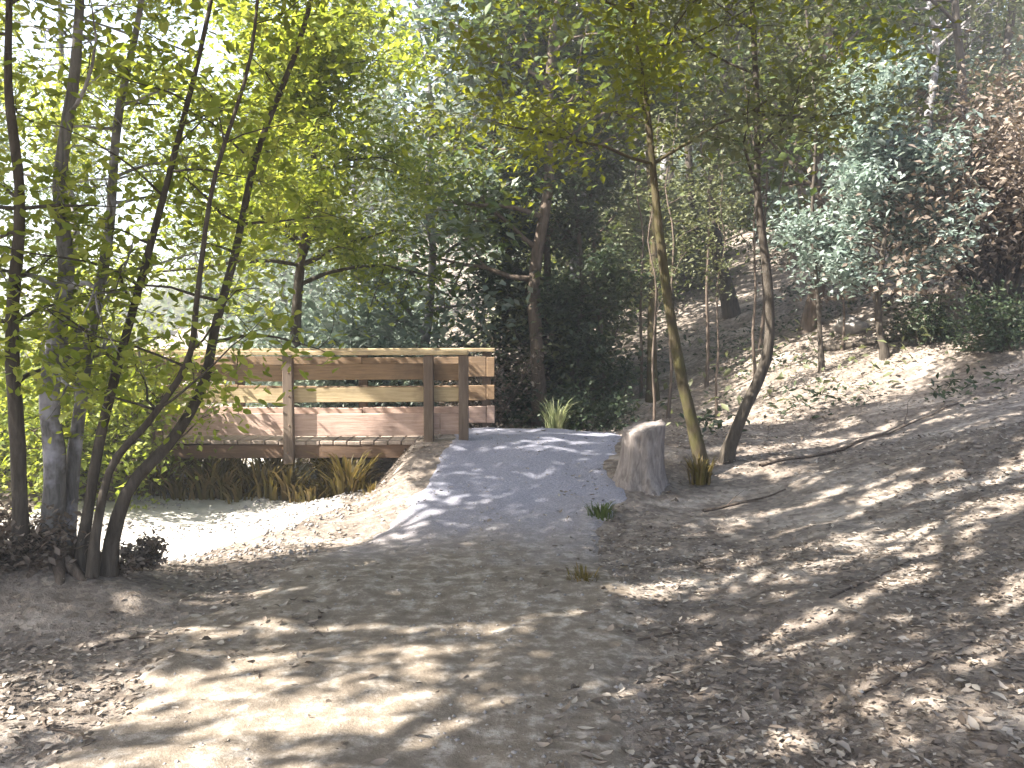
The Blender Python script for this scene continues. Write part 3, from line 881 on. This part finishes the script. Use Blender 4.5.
# --- leaf litter, twigs, stones
r_ = np.random.default_rng(91)
n = 130000
y = 2.2 + r_.uniform(0, 1, n) ** 1.4 * 20; x = r_.uniform(-.75, .8, n) * (y + .8)
pth = np.abs(x - path_c(y)) < .75 + .5 * vnoise(x * 2, y * 2, 61)
keep = ~(pth & (r_.uniform(0, 1, n) < .90) & (y < 10.6))
keep &= ~((x > -4.3) & (x < -1.5) & (y > 6.6) & (y < 9.2) & (r_.uniform(0, 1, n) < .85))
keep &= vnoise(x * 1.2, y * 1.2, 12) + r_.uniform(-.3, .3, n) > .38
x, y = x[keep], y[keep]
v, f = leaves(np.stack([x, y, H(x, y) + r_.uniform(.003, .018, len(x))], 1), .036, r_, 2.4, .55, .5)
o = link('leaf_litter', mesh_np('leaf_litter', v, f, LEAF['litter'])); o['kind'] = 'stuff'

# low ground plants on the hillside and the far banks
n = 26000
y = r_.uniform(10.5, 40, n); x = r_.uniform(-.75, .75, n) * y
keep = (vnoise(x * .5, y * .5, 15) + r_.uniform(-.2, .2, n) > .52) & ~((x > -1.4) & (x < 1.4) & (y < 11.2)) & ((x < -1.2) | (r_.uniform(0, 1, n) < .4))
x, y = x[keep], y[keep]
v, f = leaves(np.stack([x, y, H(x, y) + r_.uniform(.0, .4, len(x))], 1), .12, r_, .5, .45, .5)
o = link('ground_plants', mesh_np('ground_plants', v, f, LEAF['dull'])); o['kind'] = 'stuff'

n = 9000
y = r_.uniform(9.5, 20, n); x = y * r_.uniform(.12, .62, n)
keep = (vnoise(x * 1.4, y * 1.4, 19) + r_.uniform(-.1, .1, n) > .60) & (x > 1.9)
x, y = x[keep], y[keep]
v, f = leaves(np.stack([x, y, H(x, y) + r_.uniform(.0, .22, len(x))], 1), .085, r_, .5, .45, .5)
o = link('low_herbs', mesh_np('low_herbs', v, f, LEAF['dark'])); o['kind'] = 'stuff'

def stone(label, loc, r, seed, group=None, flat=.6):
    import bmesh
    bm = bmesh.new()
    bmesh.ops.create_icosphere(bm, subdivisions=3, radius=r)
    rr = random.Random(seed)
    ph = [rr.uniform(0, 6) for _ in range(9)]
    for v in bm.verts:
        c = v.co / r
        k = 1 + .16 * math.sin(c.x * 3 + ph[0]) * math.sin(c.y * 3.4 + ph[1]) + .12 * math.sin(c.z * 5 + ph[2] + c.x * 2) + .06 * math.sin(c.y * 9 + ph[3]) * math.sin(c.x * 8 + ph[4])
        v.co = v.co * k
        v.co.z *= flat
        v.co.x *= 1.2
    me = bpy.data.meshes.new('stone'); bm.to_mesh(me); bm.free()
    for p_ in me.polygons: p_.use_smooth = True
    me.materials.append(STONE)
    o = link('stone', me, None, loc); o.rotation_euler = (0, 0, rr.uniform(0, 6))
    return tag(o, label, 'stone', group)
sp = hit(638, 484)
ns, nh = 40, 14
aa = np.arange(ns) * 2 * math.pi / ns
V = []
for k in range(nh):
    t_ = k / (nh - 1)
    rad = .205 * (1 + .55 * (1 - t_) ** 5 * (1 + .5 * np.sin(aa * 5 + 1))) * (1 - .10 * t_) * (1 + .05 * np.sin(aa * 9 + 3 * t_) + .03 * np.sin(aa * 17))
    zt = -.1 + t_ * (.62 + .045 * np.sin(aa + 1) + .010 * np.sin(aa * 5) + .006 * np.sin(aa * 13 + 2))
    V.append(np.stack([np.cos(aa) * rad + .05 * t_, np.sin(aa) * rad, zt], 1))
for q in (.7, .35):
    V.append(np.stack([np.cos(aa) * .18 * q + .05, np.sin(aa) * .18 * q, .525 + .045 * q * np.sin(aa + 1)], 1))
V = np.concatenate(V)
kk = np.arange(nh + 1)[:, None] * ns; jj = np.arange(ns)[None, :]; j2 = (jj + 1) % ns
Fq = np.stack([kk + jj, kk + j2, kk + ns + j2, kk + ns + jj], -1).reshape(-1, 4)
o = link('tree_stump', mesh_np('tree_stump', V, [Fq, np.arange(ns)[None, :] + (nh + 1) * ns], BARK['stump'], True), None, sp)
tag(o, 'weathered grey tree stump at the edge of the path by the mossy trunk', 'tree stump')
stone('flat grey stone in the ground by the corner of the grey path', gpt(1.25, 8.3), .14, 2)
stone('pale rounded stone on the hillside by the dark thicket', hit(962, 305) + np.array([0, 0, .1]), .33, 3)
stone('low pale stone at the foot of the pale blue green tree', hit(850, 330) + np.array([0, 0, .05]), .25, 4)
for k, (c, r) in enumerate([(655, 520), (880, 520), (905, 640), (560, 660), (60, 640), (960, 575)]):
    stone('fist sized stone half sunk in the leaf litter', hit(c, r) - np.array([0, 0, .012]), .025 + .01 * (k % 3), 20 + k, 'small stones in the litter')

# pebbles and crumbs of soil on the trail
n = 9000
r_ = np.random.default_rng(55)
y = 2.4 + 8.0 * r_.uniform(0, 1, n) ** 1.3; x = path_c(y) + r_.normal(size=n) * .85
ns_ = n // 4
y[:ns_] = r_.uniform(6.1, 9.2, ns_); x[:ns_] = r_.uniform(-4.6, -1.4, ns_)
keep = vnoise(x * 1.7, y * 1.7, 81) + r_.uniform(-.25, .25, n) > .45
x, y = x[keep], y[keep]; n = len(x)
oct_v = np.array([(1, 0, 0), (0, 1, 0), (-1, 0, 0), (0, -1, 0), (0, 0, .7), (0, 0, -.7)], float)
oct_f = np.array([(0, 1, 4), (1, 2, 4), (2, 3, 4), (3, 0, 4), (1, 0, 5), (2, 1, 5), (3, 2, 5), (0, 3, 5)])
rr = (1 + .9 * (x < -1.4) * (y > 6)) * .0035 + .9 * (x < -1.4) * (y > 6) * .02 * r_.uniform(0, 1, n) ** 5 + .011 * r_.uniform(0, 1, n) ** 4
P_ = oct_v[None] * (1 + .35 * r_.uniform(-1, 1, (n, 6, 1)))
an = r_.uniform(0, 6.28, n); ca, sa = np.cos(an)[:, None], np.sin(an)[:, None]
P_ = np.stack([P_[..., 0] * ca - P_[..., 1] * sa, P_[..., 0] * sa + P_[..., 1] * ca, P_[..., 2]], -1) * rr[:, None, None]
P_ += np.stack([x, y, H(x, y) + .018], -1)[:, None, :]
o = link('pebbles', mesh_np('pebbles', P_.reshape(-1, 3), [(oct_f[None] + 6 * np.arange(n)[:, None, None]).reshape(-1, 3)], STONE)); o['kind'] = 'stuff'

# larger curled leaves gathered in drifts
n = 9000
y = 2.4 + r_.uniform(0, 1, n) ** 1.3 * 11; x = r_.uniform(-.7, .75, n) * (y + .5)
keep = (vnoise(x * .9 + 5, y * .9, 83) + r_.uniform(-.12, .12, n) > .58) & ((np.abs(x - path_c(y)) > .55) | (r_.uniform(0, 1, n) < .12)) & ~((x < -1.5) & (y > 6.3))
x, y = x[keep], y[keep]
cen = np.stack([x, y, H(x, y) + r_.uniform(.012, .035, len(x))], 1)
v, f = curled(cen, .050, r_, 2.3, .5, .5, .7)
o = link('leaf_drifts', mesh_np('leaf_drifts', v, f, LEAF['litter'])); o['kind'] = 'stuff'

def stick(label, p0, p1, r, seed, bark='brown', name='fallen_branch', group=None):
    r_ = np.random.default_rng(seed)
    s = np.linspace(0, 1, 14)
    x = p0[0] + (p1[0] - p0[0]) * s + np.cumsum(r_.normal(size=14)) * .012; y = p0[1] + (p1[1] - p0[1]) * s + np.cumsum(r_.normal(size=14)) * .012
    z = H(x, y) + r * .8
    o0 = np.array([x[0], y[0], z[0]])
    pts = np.stack([x, y, z], 1) - o0
    T = [(pts, r * (1 - .6 * s))]
    for k in range(3):
        i = int(r_.integers(4, 12))
        q, rr = limb(pts[i], (pts[i] - pts[i - 1]) * 4 + r_.normal(size=3) * np.array([.3, .3, .1]), np.linalg.norm(pts[-1]) * .25, r * .4, r_, 5, .15, 0)
        T.append((q, rr))
    v, f = tubes(T, 8, .06, seed)
    o = link(name, mesh_np(name, v, f, BARK[bark], True), None, o0)
    return tag(o, label, 'branch', group)
stick('long dead branch lying across the brown hillside above the bank', hit(820, 352), hit(1010, 318), .05, 1, 'dark')
stick('thin fallen branch lying along the upper edge of the bank', hit(760, 468), hit(960, 405), .018, 2)
stick('short broken branch on the bank near the crooked trunk', hit(700, 512), hit(790, 492), .014, 3)
for k, (a, b) in enumerate([((640, 640), (720, 620)), ((830, 600), (900, 560)), ((90, 650), (170, 640)), ((860, 700), (960, 660)), ((40, 720), (120, 745)), ((690, 560), (730, 575))]):
    stick('finger thick twig lying in the leaf litter', hit(*a), hit(*b), .007, 10 + k, 'brown', 'twig', 'twigs in the litter')

# ------------------------------------------------------------------ haze in the wood
hv, hf = [], []
for sx in (-110.5, 110.5):
    for sy in (-25.5, 120.5):
        for sz in (-3.0, 33.0): hv.append((sx, sy, sz))
hm = bpy.data.materials.new('wood_haze'); hm.use_nodes = True
t = hm.node_tree; t.nodes.remove(t.nodes['Principled BSDF'])
pv = t.nodes.new('ShaderNodeVolumePrincipled')
pv.inputs['Color'].default_value = (.93, .95, 1.0, 1); pv.inputs['Density'].default_value = .005; pv.inputs['Anisotropy'].default_value = .2
t.links.new(pv.outputs[0], t.nodes['Material Output'].inputs['Volume'])
o = link('haze', mesh_np('haze', np.array(hv), [np.array([(0, 1, 3, 2), (4, 6, 7, 5), (0, 4, 5, 1), (2, 3, 7, 6), (0, 2, 6, 4), (1, 5, 7, 3)])], hm)); o['kind'] = 'stuff'
